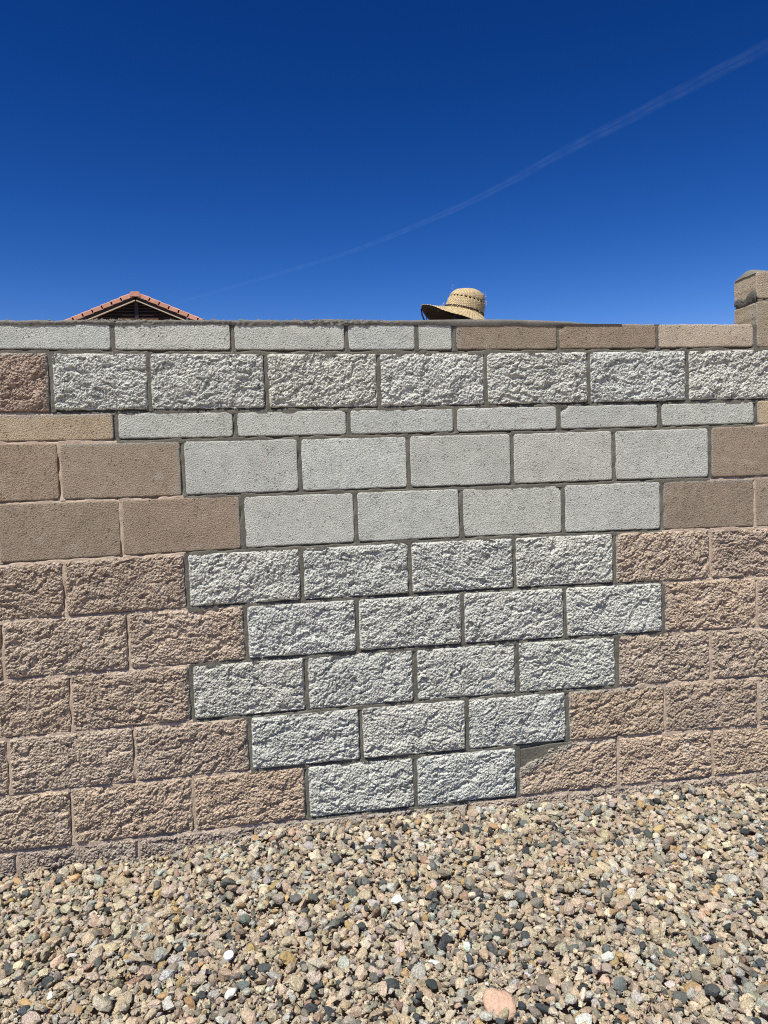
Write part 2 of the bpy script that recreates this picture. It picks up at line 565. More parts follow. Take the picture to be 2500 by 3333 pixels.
# ------------------------------------------------------------------ mortar joints
def strip(x0, z0, x1, z1, half, horiz, seed, rec, out, gap_depth=0.010):
    """a joint surface between two blocks, recessed and uneven; appended to out=(verts, faces)"""
    Ln = math.hypot(x1 - x0, z1 - z0)
    n = max(3, int(Ln / 0.006))
    s = np.linspace(0, 1, n + 1); c = np.array([-1.0, -0.45, 0.0, 0.22, 0.36, 0.62, 1.0]) * (1 if horiz else -1)
    S, Cc = np.meshgrid(s, c)
    X = x0 + S * (x1 - x0); Z = z0 + S * (z1 - z0)
    if horiz: Z = Z + Cc * (half + 0.004)
    else: X = X + Cc * (half + 0.004)
    nz = fbm(X / 0.05, Z / 0.05, seed, 2)
    fine = fbm(X / 0.010, Z / 0.010, seed + 3, 2)
    # struck nearly flush at the foot, with an open ragged gap under (or left of) the neighbouring block
    cc_ = Cc if horiz else -Cc
    gap = np.clip((cc_ - (0.16 - 0.30 * nz)) / 0.22, 0, 1)
    Y = rec * (0.45 + 0.30 * nz) + 0.0005 * fine + gap * gap_depth * (0.6 + 0.8 * np.clip(nz + 0.4, 0, 1))
    base = len(out[0])
    ny, nx = S.shape
    out[0].extend(np.stack([X, Y, Z], -1).reshape(-1, 3).tolist())
    idx = np.arange(nx * ny).reshape(ny, nx) + base
    qd = np.stack([idx[:-1, :-1], idx[:-1, 1:], idx[1:, 1:], idx[1:, :-1]], -1).reshape(-1, 4)
    out[1].extend(qd.tolist())


new_m, old_m = ([], []), ([], [])
sd = 900
for k in range(0, 11):
    for x in HEAD[k]:
        if x < -1.7 or x > 4.6 or (k == 0 and x > 2.66): continue
        sd += 1
        g = is_grey(k, x - 0.02) or is_grey(k, x + 0.02) or k == 0
        zb, zt = float(bed(k, x)), float(bed(k - 1, x)) - (0.006 if k == 0 else 0)
        rec = 0.0036 if g else 0.0048
        if k in SPLIT: rec = 0.0026 if g else 0.0040
        if k == 0 and abs(x - 1.265) < 0.01: rec = 0.0012
        strip(x, zb, x, zt, 0.009, False, sd, rec, new_m if g else old_m, 0.0035 if g else 0.007)
for k in range(0, 11):
    cuts = sorted(set([x for x in HEAD[k] if -1.7 < x < 4.6] + [x for x in HEAD.get(k + 1, []) if -1.7 < x < 4.6]))
    for a_, b_ in zip(cuts[:-1], cuts[1:]):
        if b_ - a_ < 0.004: continue
        sd += 1
        xm = (a_ + b_) / 2
        g = is_grey(k, xm) or is_grey(k + 1, xm)
        if k == 9: g = is_grey(9, xm)
        rec = (0.0030 if g else 0.0038)
        if k == 1: rec = 0.0048
        if k == 8 and 1.62 < xm < 1.75: rec = 0.030
        if k == 0 and xm < 0.1: rec = 0.006
        strip(a_, float(bed(k, a_)), b_, float(bed(k, b_)), 0.0085, True, sd, rec, new_m if g else old_m)
for dat, mt, lab in ((new_m, M_MORTAR, 'dark fresh grey mortar joints'), (old_m, M_MORTAR_OLD, 'old tan mortar joints')):
    me = mesh_from(np.array(dat[0]) - WO, dat[1], True)
    o = link_mesh('mortar', me, mt, wall)
    o['label'] = lab
# solid core behind the joints so nothing shows through
me = mesh_from([(x, y, z) - WO for x in (-1.7, 4.6) for y in (0.035, 0.125) for z in (-0.2, 1.815)],
               [(0, 1, 3, 2), (4, 6, 7, 5), (0, 4, 5, 1), (2, 3, 7, 6), (0, 2, 6, 4), (1, 5, 7, 3)])
link_mesh('grout_core', me, M_MORTAR, wall)
me = mesh_from([(x, y, z) - WO for x in (2.6595, 4.6) for y in (0.012, 0.1405) for z in (1.73, 2.015)],
               [(0, 1, 3, 2), (4, 6, 7, 5), (0, 4, 5, 1), (2, 3, 7, 6), (0, 2, 6, 4), (1, 5, 7, 3)])
link_mesh('grout_core', me, M_MORTAR, wall)
# joints of the raised end
ex = ([], [])
strip(2.66, 1.922, 4.6, 1.922, 0.008, True, 5000, 0.003, ex)
for i in range(1, 5):
    strip(2.650 + i * PITCH, 1.73, 2.650 + i * PITCH, 2.02, 0.006, False, 5100 + i, 0.003, ex)
link_mesh('mortar', mesh_from(np.array(ex[0]) - WO, ex[1], True), M_MORTAR, wall)


# mortar bed left on top of the wall, lumpy on the left, trowelled smooth towards the right
def cap_height(x):
    h0 = np.interp(x, [-1.6, -0.3, 0.1, 0.55, 0.8, 1.0, 1.15, 1.30, 1.45, 1.60, 1.75, 1.86, 1.95, 2.1], [0.012, 0.010, 0.011, 0.013, 0.014, 0.014, 0.013, 0.016, 0.019, 0.019, 0.016, 0.011, 0.003, 0.001])
    rough = np.interp(x, [-1.6, 1.2, 1.28, 2.1], [1, 1, 0.12, 0.12])
    return h0, rough


xs = np.linspace(-1.6, 2.08, 1000); prof = np.linspace(0, 1, 26)
A, T = np.meshgrid(xs, prof)
h0, ro = cap_height(A)
clod = 0.35 + 0.9 * np.exp(-((A - 0.98) / 0.13) ** 2) + 0.5 * np.exp(-((A - 0.25) / 0.12) ** 2) + 0.4 * np.exp(-((A - 0.62) / 0.05) ** 2)
ro = ro * clod
hc = h0 + ro * (0.0030 * fbm(A / 0.05, A * 0 + 3.0, 61, 3) + 0.004 * np.maximum(0, fbm(A / 0.011, A * 0 + 9.0, 67, 3) - 0.1))
hc = np.maximum(hc, 0.0012)
hang = 0.005 + 0.0026 * fbm(A / 0.11, A * 0 + 1.0, 71, 2) + 0.0008 * fbm(A / 0.017, A * 0 + 5.0, 73, 2)
hang = np.maximum(hang, 0.001) * np.clip((2.08 - A) / 0.25, 0.15, 1)
# profile: front lip up, over the top, down to the back
ztop = bed(-1, A) - 0.0068
pz = np.where(T < 0.35, -hang + (hang + hc) * np.sin(T / 0.35 * math.pi / 2), hc * (1 + 0.12 * np.sin((T - 0.35) / 0.65 * math.pi) - np.clip((T - 0.9) * 10, 0, 1)))
py = np.where(T < 0.35, -0.002 - 0.0035 * np.sin(T / 0.35 * math.pi) + 0.012 * np.clip(T / 0.35, 0, 1) ** 3, 0.010 + (T - 0.35) / 0.65 * 0.128)
crumb = ro * (0.0024 * fbm(A / 0.008, T * 12, 81, 3) + 0.0034 * np.maximum(0, fbm(A / 0.012, T * 9 + 3, 83, 2) - 0.15))
py = py - crumb * (T < 0.5)
pz = pz + crumb * (T > 0.15)
n_, m_ = A.shape[1], A.shape[0]
V = np.stack([A, py, ztop + pz], -1).reshape(-1, 3) - WO
idx = np.arange(n_ * m_).reshape(m_, n_)
F = np.stack([idx[:-1, :-1], idx[:-1, 1:], idx[1:, 1:], idx[1:, :-1]], -1).reshape(-1, 4)
o = link_mesh('mortar_cap', mesh_from(V, F.tolist(), True), M_CAP, wall)
# loose crumbs of mortar along the top
cr_v, cr_f = [], []
for i in range(330):
    x = rng.choice([rng.uniform(-0.3, 1.2), rng.normal(0.98, 0.08), rng.normal(0.17, 0.05), rng.uniform(-1.2, -0.3)])
    if x > 1.24: continue
    r_ = abs(rng.normal(0.0028, 0.0016)) + 0.0012
    y = rng.uniform(-0.001, 0.03)
    z = float(bed(-1, x)) - 0.0068 + float(cap_height(np.array(x))[0]) * (1.0 if y > 0.006 else rng.uniform(0.3, 0.9)) + r_ * 0.3
    b0 = len(cr_v)
    for dx, dy, dz in ((1, 0, 0), (-1, 0, 0), (0, 1, 0), (0, -1, 0), (0, 0, 1), (0, 0, -1)):
        q = rng.uniform(0.6, 1.3)
        cr_v.append((x + dx * r_ * q, y + dy * r_ * q, z + dz * r_ * q))
    for a_, b_, c_ in ((0, 2, 4), (2, 1, 4), (1, 3, 4), (3, 0, 4), (2, 0, 5), (1, 2, 5), (3, 1, 5), (0, 3, 5)):
        cr_f.append((b0 + a_, b0 + b_, b0 + c_))
o = link_mesh('mortar_crumbs', mesh_from(np.array(cr_v) - WO, cr_f), M_CAP, wall)
o['kind'] = 'stuff'


# mortar filling the broken corner
xs = np.linspace(1.612, 1.845, 75); zs = np.linspace(0.110, 0.207, 40)
A, B_ = np.meshgrid(xs, zs)
top = 0.1985 + np.interp(A, [1.612, 1.70, 1.75, 1.85], [-0.010, -0.004, 0.003, 0.004])
B2 = np.minimum(B_, top)
Y = 0.0035 + 0.0012 * fbm(A / 0.03, B2 / 0.03, 41, 3) + 0.0005 * fbm(A / 0.008, B2 / 0.008, 47, 2) + np.where(B_ > top, (B_ - top) * 2.5, 0)
Y = Y - 0.004 * np.clip((A - 1.70) / 0.1, 0, 1)
idx = np.arange(A.size).reshape(A.shape)
F = np.stack([idx[:-1, :-1], idx[:-1, 1:], idx[1:, 1:], idx[1:, :-1]], -1).reshape(-1, 4)
cen = np.stack([A, B_], -1)[:-1, :-1].reshape(-1, 2)
keep = in_poly(cen[:, 0] , cen[:, 1], [(x - 0.01 if x < 1.62 else x + 0.012, z if z > 0.2 else z - 0.012) for x, z in PATCH])
V = np.stack([A, Y, B2], -1).reshape(-1, 3) - WO
o = link_mesh('mortar_patch', mesh_from(V, F[keep].tolist(), True), M_MORTAR, wall)
o['label'] = 'smooth grey mortar filling a broken block corner'


# dark mortar smear on the end face of the raised part and a trowelled mound on its top
def sheet(fx, nu, nv):
    u, v_ = np.meshgrid(np.linspace(0, 1, nu), np.linspace(0, 1, nv))
    P = np.stack(fx(u, v_), -1)
    idx = np.arange(u.size).reshape(u.shape)
    return P.reshape(-1, 3), np.stack([idx[:-1, :-1], idx[:-1, 1:], idx[1:, 1:], idx[1:, :-1]], -1).reshape(-1, 4)


def smear(u, v_):
    y = 0.001 + u * 0.140
    mid = 1.922 + 0.004 * np.sin(u * 9)
    up = 0.022 + 0.016 * np.clip(np.sin(u * 5.5 + 0.5), 0, 1) + 0.006 * vnoise(u * 14, u * 0, 3)
    dn = 0.010 + 0.006 * vnoise(u * 9, u * 0 + 4, 5)
    z = mid - dn + v_ * (up + dn)
    x = 2.6548 - 0.0050 * np.sin(np.clip(v_, 0, 1) * math.pi) ** 0.6 * (0.75 + 0.3 * fbm(u * 8, v_ * 4, 9, 3)) + 0.001
    return x, y, z


V, F = sheet(smear, 40, 14)
link_mesh('mortar_smear', mesh_from(V - WO, F[:, ::-1].tolist(), True), mat_mortar('damp_mortar', (0.085, 0.082, 0.072), (0.12, 0.115, 0.095)), wall)


def mound(u, v_):
    x = 2.652 + u * 0.20
    y = 0.004 + v_ * 0.134
    z = 2.0285 + 0.024 * np.sin(v_ * math.pi) ** 0.7 * np.clip(1 - u, 0, 1) ** 0.5 * np.clip(u * 12, 0, 1) ** 0.6 - 0.004 * (u < 0.02) + 0.001 * fbm(u * 8, v_ * 8, 3, 2)
    return x, y, z


V, F = sheet(mound, 24, 16)
link_mesh('mortar_cap', mesh_from(V - WO, F.tolist(), True), M_CAP, wall)


# ------------------------------------------------------------------ ground and gravel
def ground_z(x, y):
    """height of the gravel surface"""
    w = np.interp(x, [-3, -0.45, 0.15, 0.42, 0.62, 0.9, 1.2, 1.7, 2.3, 3.0, 6], [-0.085, -0.088, -0.078, -0.055, -0.032, -0.022, -0.024, -0.034, -0.040, -0.048, -0.05])
    far = -0.050 + 0.012 * np.sin(x * 1.3 + 0.6) * np.cos(y * 1.7)
    f = np.clip(-y / 0.7, 0, 1); f = f * f * (3 - 2 * f)
    return w * (1 - f) + far * f


gx = np.concatenate([[-3000, -300, -40, -10], np.linspace(-3.2, 6.2, 95), [12, 45, 300, 3000]])
gy = np.concatenate([[-3000, -300, -40, -10], np.linspace(-5.0, 0.0, 51), [0.06]])
A, B_ = np.meshgrid(gx, gy)
Zg = ground_z(np.clip(A, -3, 6), np.clip(B_, -5, 0)) - 0.030
idx = np.arange(A.size).reshape(A.shape)
F = np.stack([idx[:-1, :-1], idx[:-1, 1:], idx[1:, 1:], idx[1:, :-1]], -1).reshape(-1, 4)
ground = link_mesh('ground', mesh_from(np.stack([A, B_, Zg], -1).reshape(-1, 3), F.tolist(), True), M_GRIT)
tag(ground, 'gravel covered ground in front of the wall', kind='structure')
yard = link_mesh('yard_ground', mesh_from([(-3000, 0.10, 0.20), (3000, 0.10, 0.20), (3000, 4000, 0.20), (-3000, 4000, 0.20)], [(0, 1, 2, 3)]), M_GRIT)
tag(yard, 'bare yard ground behind the wall', kind='structure')


def ico(sub):
    bm = bmesh.new()
    bmesh.ops.create_icosphere(bm, subdivisions=sub, radius=1.0)
    V = np.array([v.co[:] for v in bm.verts]); F = np.array([[v.index for v in f.verts] for f in bm.faces])
    bm.free()
    return V, F


ICO = {1: ico(1), 2: ico(2), 3: ico(3)}


def stone_shape(sub, planes, sharp=0.0):
    D, F = ICO[sub]
    Dj = D + rng.normal(0, 0.07 if sub > 1 else 0.17, D.shape)
    Dj /= np.linalg.norm(Dj, axis=1)[:, None]
    r = np.full(len(D), 1.12)
    for _ in range(planes):
        n = rng.normal(size=3); n /= np.linalg.norm(n)
        hgt = rng.uniform(0.48, 0.88)
        dot = Dj @ n
        r = np.where(dot > 0.05, np.minimum(r, hgt / np.maximum(dot, 0.05)), r)
    r *= 1 + rng.normal(0, 0.025, len(D))
    return Dj * r[:, None]


VAR2 = [stone_shape(2, int(rng.integers(6, 11))) for _ in range(90)]
VAR1 = [stone_shape(1, 6) for _ in range(80)]

PAL = [  # weight, linear colour, speckle
    (0.36, (0.42, 0.335, 0.235), 0.95), (0.17, (0.43, 0.365, 0.285), 1.0), (0.11, (0.50, 0.425, 0.31), 0.7),
    (0.035, (0.41, 0.28, 0.14), 0.6), (0.11, (0.40, 0.385, 0.335), 1.0), (0.055, (0.060, 0.066, 0.066), 0.3),
    (0.05, (0.125, 0.132, 0.118), 0.35), (0.07, (0.25, 0.22, 0.175), 0.5), (0.03, (0.48, 0.36, 0.26), 0.45),
    (0.02, (0.28, 0.19, 0.135), 0.4), (0.003, (0.66, 0.64, 0.59), 0.3), (0.03, (0.32, 0.265, 0.225), 0.7)]
PW = np.array([p[0] for p in PAL]); PW /= PW.sum()


def stone_tint(n):
    k = rng.choice(len(PAL), n, p=PW)
    c = np.array([PAL[i][1] for i in k]) * np.exp(rng.normal(0, 0.16, (n, 1))) * np.exp(rng.normal(0, 0.03, (n, 3)))
    return np.concatenate([np.clip(c * np.array([0.90, 0.92, 0.90]), 0.02, 0.75), np.array([[PAL[i][2]] for i in k])], 1)


def rotations(n, tilt):
    a = rng.uniform(0, 2 * math.pi, n); b = rng.normal(0, tilt, n); c = rng.normal(0, tilt, n)
    R = np.zeros((n, 3, 3))
    ca, sa, cb, sb, cc, sc = np.cos(a), np.sin(a), np.cos(b), np.sin(b), np.cos(c), np.sin(c)
    Rz = np.zeros((n, 3, 3)); Rz[:, 0, 0] = ca; Rz[:, 0, 1] = -sa; Rz[:, 1, 0] = sa; Rz[:, 1, 1] = ca; Rz[:, 2, 2] = 1
    Rx = np.zeros((n, 3, 3)); Rx[:, 0, 0] = 1; Rx[:, 1, 1] = cb; Rx[:, 1, 2] = -sb; Rx[:, 2, 1] = sb; Rx[:, 2, 2] = cb
    Ry = np.zeros((n, 3, 3)); Ry[:, 1, 1] = 1; Ry[:, 0, 0] = cc; Ry[:, 0, 2] = sc; Ry[:, 2, 0] = -sc; Ry[:, 2, 2] = cc
    return Rx @ Ry @ Rz


# pour stones one after another on to a height field, each into the lowest of a few candidate spots
X0, X1, Y0, Y1 = -0.50, 3.00, -1.32, -0.004
RES = 0.003
nxh, nyh = int((X1 - X0) / RES), int((Y1 - Y0) / RES)
hx = X0 + (np.arange(nxh) + 0.5) * RES; hy = Y0 + (np.arange(nyh) + 0.5) * RES
HX, HY = np.meshgrid(hx, hy)
HF = ground_z(HX, HY) - 0.024
GZ = ground_z(HX, HY)
N = 33000
size = np.clip(np.exp(rng.normal(math.log(0.0096), 0.36, N)), 0.0045, 0.022)
size = np.concatenate([np.sort(size[:N // 2])[::-1], size[N // 2:]])
axs = np.stack([size * rng.uniform(0.95, 1.45, N), size * rng.uniform(0.8, 1.05, N), size * rng.uniform(0.55, 0.9, N)], 1)
pos = np.zeros((N, 3))
CAND = 7
cxs = rng.uniform(X0 + 0.01, X1 - 0.01, (N, CAND)); cys = Y1 - 0.008 - rng.uniform(0, 1, (N, CAND)) * (Y1 - 0.008 - (Y0 + 0.01))
extra = [((1626, 3274), 0.040), ]
for i in range(N):
    rf = (axs[i, 0] + axs[i, 1]) / 2
    ci = ((cxs[i] - X0) / RES).astype(int).clip(0, nxh - 1); cj = ((cys[i] - Y0) / RES).astype(int).clip(0, nyh - 1)
    kbest = int(np.argmin(HF[cj, ci] - GZ[cj, ci]))
    x, y = cxs[i, kbest], min(cys[i, kbest], -0.012 - rf * 0.8)
    i0, i1 = max(0, int((x - rf - X0) / RES)), min(nxh, int((x + rf - X0) / RES) + 1)
    j0, j1 = max(0, int((y - rf - Y0) / RES)), min(nyh, int((y + rf - Y0) / RES) + 1)
    sub = HF[j0:j1, i0:i1]
    d2 = ((HX[j0:j1, i0:i1] - x) ** 2 + (HY[j0:j1, i0:i1] - y) ** 2) / (rf * rf)
    ins = d2 < 1
    if not ins.any(): continue
    vals = sub[ins]
    zc = float(vals.mean() * 0.55 + np.percentile(vals, 85) * 0.45) + axs[i, 2] * 0.45
    pos[i] = (x, y, zc)
    dome = zc + axs[i, 2] * 0.9 * np.sqrt(np.clip(1 - d2, 0, 1)) - 0.001
    HF[j0:j1, i0:i1] = np.where(ins, np.maximum(sub, dome), sub)
# small grit trickles into the gaps
NF = 15000
fs_ = rng.uniform(0.0024, 0.0058, NF)
fpos = np.zeros((NF, 3))
fx = rng.uniform(X0 + 0.01, X1 - 0.01, (NF, 9)); fy = rng.uniform(Y0 + 0.01, Y1 - 0.004, (NF, 9))
for i in range(NF):
    ci = ((fx[i] - X0) / RES).astype(int).clip(0, nxh - 1); cj = ((fy[i] - Y0) / RES).astype(int).clip(0, nyh - 1)
    kb = int(np.argmin(HF[cj, ci] - GZ[cj, ci]))
    j, q = cj[kb], ci[kb]
    fpos[i] = (fx[i, kb], fy[i, kb], HF[j, q] + fs_[i] * 0.4)
    HF[max(0, j - 1):j + 2, max(0, q - 1):q + 2] = np.maximum(HF[max(0, j - 1):j + 2, max(0, q - 1):q + 2], HF[j, q] + fs_[i])
# keep only what can be seen from above
ii = ((pos[:, 0] - X0) / RES).astype(int).clip(0, nxh - 1); jj = ((pos[:, 1] - Y0) / RES).astype(int).clip(0, nyh - 1)
expo = HF[jj, ii] - (pos[:, 2] + axs[:, 2] * 0.9)
live = (expo < 0.010) & (pos[:, 2] != 0)
pos, axs, size = pos[live], axs[live], size[live]
N = len(pos)
print('gravel stones', N, 'surface offset', float((HF - GZ).mean()))
rot = rotations(N, 0.45)
tint = stone_tint(N)
var = rng.integers(0, len(VAR2), N)

# the 300 stones that show largest become pieces of their own
rel = pos - CAM
dep = rel @ FWD
sx = 1250 + 2450 * (rel @ RIGHT) / dep; sy = 1666 - 2450 * (rel @ UP) / dep
inside = (sx > 10) & (sx < 2490) & (sy < 3325)
score = np.where(inside & (expo[live] < 0.002), axs[:, 0] * axs[:, 1] / dep ** 2, 0)
order = np.argsort(-score)
single = np.zeros(N, bool); single[order[:299]] = True


def piece(i, shape, sub):
    P = (shape * axs[i]) @ rot[i].T
    return P


F2 = ICO[2][1]
V2, Fs, Ts = [], [], []
nvert = 0
for small in (False, True):
    rest = np.where(~single & ((size < 0.0098) == small))[0]
    lib = np.stack(VAR1 if small else VAR2); fc = ICO[1 if small else 2][1]
    Vall = np.einsum('nvj,nij->nvi', lib[var[rest] % len(lib)] * axs[rest][:, None, :], rot[rest]) + pos[rest][:, None, :]
    nv = Vall.shape[1]
    V2.append(Vall.reshape(-1, 3)); Fs.append((fc[None] + (np.arange(len(rest)) * nv)[:, None, None]).reshape(-1, 3) + nvert)
    Ts.append(np.repeat(tint[rest], nv, axis=0))
    nvert += len(V2[-1])
# thinner cover outside the photographed strip
NO = 19000
ox = rng.uniform(-2.2, 5.2, NO); oy = -rng.uniform(0.012, 3.6, NO)
om = (ox < X0) | (ox > X1) | (oy < Y0)
ox, oy = ox[om], oy[om]; NO = len(ox)
osz = np.clip(np.exp(rng.normal(math.log(0.0125), 0.3, NO)), 0.007, 0.024)
oax = np.stack([osz * 1.2, osz, osz * 0.7], 1)
opos = np.stack([ox, oy - osz, ground_z(ox, oy) - 0.016 + rng.uniform(0, 0.016, NO)], 1)
shp1 = np.stack(VAR1)
Vo = np.einsum('nvj,nij->nvi', shp1[rng.integers(0, len(VAR1), NO)] * oax[:, None, :], rotations(NO, 0.4)) + opos[:, None, :]
n1 = Vo.shape[1]
V2.append(Vo.reshape(-1, 3)); Fs.append((ICO[1][1][None] + (np.arange(NO) * n1)[:, None, None]).reshape(-1, 3) + nvert); Ts.append(np.repeat(stone_tint(NO), n1, axis=0))
nb_ = sum(len(q) for q in V2)
Vf = np.einsum('nvj,nij->nvi', shp1[rng.integers(0, len(VAR1), NF)] * (fs_[:, None] * np.array([1.2, 1.0, 0.8]))[:, None, :], rotations(NF, 0.6)) + fpos[:, None, :]
V2.append(Vf.reshape(-1, 3)); Fs.append((ICO[1][1][None] + (np.arange(NF) * n1)[:, None, None]).reshape(-1, 3) + nb_)
ft = stone_tint(NF); ft[:, :3] = ft[:, :3] * 0.6 + np.array([0.33, 0.265, 0.19]) * 0.4
Ts.append(np.repeat(ft, n1, axis=0))
me = fast_tris('gravel', np.concatenate(V2), np.concatenate(Fs))
at = me.attributes.new('tint', 'FLOAT_COLOR', 'POINT')
at.data.foreach_set('color', np.concatenate(Ts).astype(np.float32).ravel())
gravel = link_mesh('gravel', me, M_STONE, ground)
gravel['kind'] = 'stuff'
gravel['label'] = 'mixed tan, grey and dark crushed stone'


def add_stone(P, loc, tn, F):
    me = fast_tris('stone', P, F)
    at = me.attributes.new('tint', 'FLOAT_COLOR', 'POINT')
    at.data.foreach_set('color', np.repeat(np.array(tn, dtype=np.float32)[None], len(P), 0).ravel())
    return link_mesh('stone', me, M_STONE, ground, loc)


for i in np.where(single)[0]:
    add_stone((VAR2[var[i]] * axs[i]) @ rot[i].T, pos[i], tint[i], F2)


def on_gravel(px, py):
    """point of the gravel surface under a measured image position"""
    d = FWD + RIGHT * (px - 1250) / 2450 - UP * (py - 1666.5) / 2450
    tt = (-0.04 - CAM[2]) / d[2]
    for _ in range(8):
        p = CAM + tt * d
        i = int(np.clip((p[0] - X0) / RES, 0, nxh - 1)); j = int(np.clip((p[1] - Y0) / RES, 0, nyh - 1))
        z = float(HF[max(0, j - 3):j + 4, max(0, i - 3):i + 4].max())
        tt = (z - CAM[2]) / d[2]
    return CAM + tt * d


# the large smooth pink stone
p = on_gravel(1626, 3274)
D3, F3 = ICO[3]
sh = D3 * np.minimum(1.0, 0.42 / np.maximum(np.abs(D3[:, 2]), 0.3))[:, None]
sh = sh * np.array([0.037, 0.044, 0.026])
sh[:, 0] *= 1 - 0.25 * (sh[:, 1] > 0.01) * (sh[:, 0] > 0)
sh += 0.0012 * np.stack([vnoise(sh[:, 0] * 90 + q, sh[:, 1] * 90 + sh[:, 2] * 60, 8 + q) for q in range(3)], 1)
o = add_stone(sh @ np.array(Matrix.Rotation(math.radians(24), 3, 'X') @ Matrix.Rotation(0.6, 3, 'Z')).T, p + np.array([0, 0, 0.004]), (0.50, 0.335, 0.235, 0.10), F3)
o.data.polygons.foreach_set('use_smooth', [True] * len(o.data.polygons))
o['label'] = 'large smooth pink stone among the gravel'

# ------------------------------------------------------------------ litter: bottle cap and dry twigs
t = NT('white_plastic', 0.4, 0.4)
M_PLASTIC = t.out(t.mix(t.noise(t.coords(), 60.0), (0.74, 0.75, 0.80), (0.84, 0.84, 0.87)))
ring = 32
prof = [(0.0, 0.0018), (0.0085, 0.0018), (0.0105, 0.0026), (0.0112, 0.0062), (0.0124, 0.0066), (0.0134, 0.0058), (0.0137, 0.0), (0.0, 0.0)]
vs, fs = [], []
for r_, z_ in prof[1:-1]:
    for i in range(ring):
        a_ = 2 * math.pi * i / ring
        k_ = 1.0 + (0.02 if (i % 2 and r_ > 0.013) else 0)
        vs.append((r_ * k_ * math.cos(a_), r_ * k_ * math.sin(a_), z_))
vs.append((0, 0, prof[0][1])); vs.append((0, 0, 0))
for k_ in range(len(prof) - 3):
    for i in range(ring):
        j = (i + 1) % ring
        fs.append((k_ * ring + i, (k_ + 1) * ring + i, (k_ + 1) * ring + j, k_ * ring + j))
for i in range(ring):
    j = (i + 1) % ring
    fs.append((i, j, len(vs) - 2)); fs.append(((len(prof) - 3) * ring + j, (len(prof) - 3) * ring + i, len(vs) - 1))
o = link_mesh('bottle_cap', mesh_from(vs, fs, False), M_PLASTIC)
p = on_gravel(745, 3114)
o.location = p + np.array([0, -0.004, 0.004]); o.rotation_euler = (math.radians(14), math.radians(-8), 0.3)
tag(o, 'white plastic bottle cap lying on the gravel', 'bottle cap')


def tube(pts, rad, seg=6):
    pts = [Vector(q) for q in pts]
    vs, fs = [], []
    n = len(pts)
    for i, q in enumerate(pts):
        tdir = (pts[min(i + 1, n - 1)] - pts[max(i - 1, 0)]).normalized()
        ref = Vector((0, 0, 1)) if abs(tdir.z) < 0.9 else Vector((1, 0, 0))
        s_ = tdir.cross(ref).normalized(); u_ = s_.cross(tdir)
        r_ = rad[i] if isinstance(rad, (list, tuple)) else rad
        for j in range(seg):
            a_ = 2 * math.pi * j / seg
            vs.append(q + (s_ * math.cos(a_) + u_ * math.sin(a_)) * r_)
    for i in range(n - 1):
        for j in range(seg):
            k_ = (j + 1) % seg
            fs.append((i * seg + j, (i + 1) * seg + j, (i + 1) * seg + k_, i * seg + k_))
    fs.append(tuple(range(seg))); fs.append(tuple((n - 1) * seg + j for j in range(seg))[::-1])
    return vs, fs


M_TWIG = mat_plain('dry_stem', (0.30, 0.215, 0.125), 0.8, 200.0, 0.25)
M_TWIG2 = mat_plain('dark_twig', (0.085, 0.060, 0.042), 0.85, 200.0, 0.25)
TW = [((680, 2966), (722, 2938), 1, 'thin dark twig lying on the gravel above the white bottle cap'),
      ((733, 2955), (742, 2992), 0, 'short straw coloured stem pointing towards the white bottle cap'),
      ((762, 3002), (798, 3030), 0, 'thin pale stem lying slantwise on gravel past the bottle cap'),
      ((943, 3304), (968, 3268), 1, 'dark forked twig between stones at the front of the gravel'),
      ((661, 2852), (724, 2842), 1, 'straight brown twig lying on gravel before the tan wall foot'),
      ((1500, 2769), (1530, 2747), 0, 'short pale stem on gravel before the lowest grey blocks'),
      ((2105, 3290), (2160, 3225), 1, 'curved dark twig lying across the gravel beyond the pink stone')]
for (a_, b_, dk, lab) in TW:
    pa, pb = on_gravel(*a_), on_gravel(*b_)
    mid = [pa + (pb - pa) * f_ for f_ in (0, 0.3, 0.65, 1)]
    mid[1] = mid[1] + np.array([0.002, 0.003, 0.003]); mid[2] = mid[2] + np.array([-0.002, 0.004, 0.002])
    org = mid[0].copy()
    vs, fs = tube([q - org + np.array([0, 0, 0.001]) for q in mid], [0.0016, 0.0015, 0.0012, 0.0007])
    o = link_mesh('dry_twig', mesh_from(vs, fs, True), M_TWIG2 if dk else M_TWIG, None, org)
    tag(o, lab, 'twig', 'dry twigs on the gravel')
pa = on_gravel(604, 2800); org = pa
vs, fs = tube([(0, 0, 0), (0.012, 0.012, 0.02), (0.03, 0.03, 0.048), (0.044, 0.045, 0.068)], [0.0017, 0.0014, 0.0011, 0.0006])
o = link_mesh('dry_twig', mesh_from(vs, fs, True), M_TWIG2, None, org)
tag(o, 'dark twig standing up from gravel against the tan wall base', 'twig', 'dry twigs on the gravel')

# ------------------------------------------------------------------ person behind the wall and the straw hat
HY_ = 0.52                      # the hat is half a metre behind the wall's face
_d = FWD + RIGHT * (1511 - 1250) / 2450 - UP * (1016 - 1666.5) / 2450
_p = CAM + _d * ((HY_ - CAM[1]) / _d[1])
HX_, HZ_ = float(_p[0]), float(_p[2])      # centre of the hat's head opening
YARD = 0.20


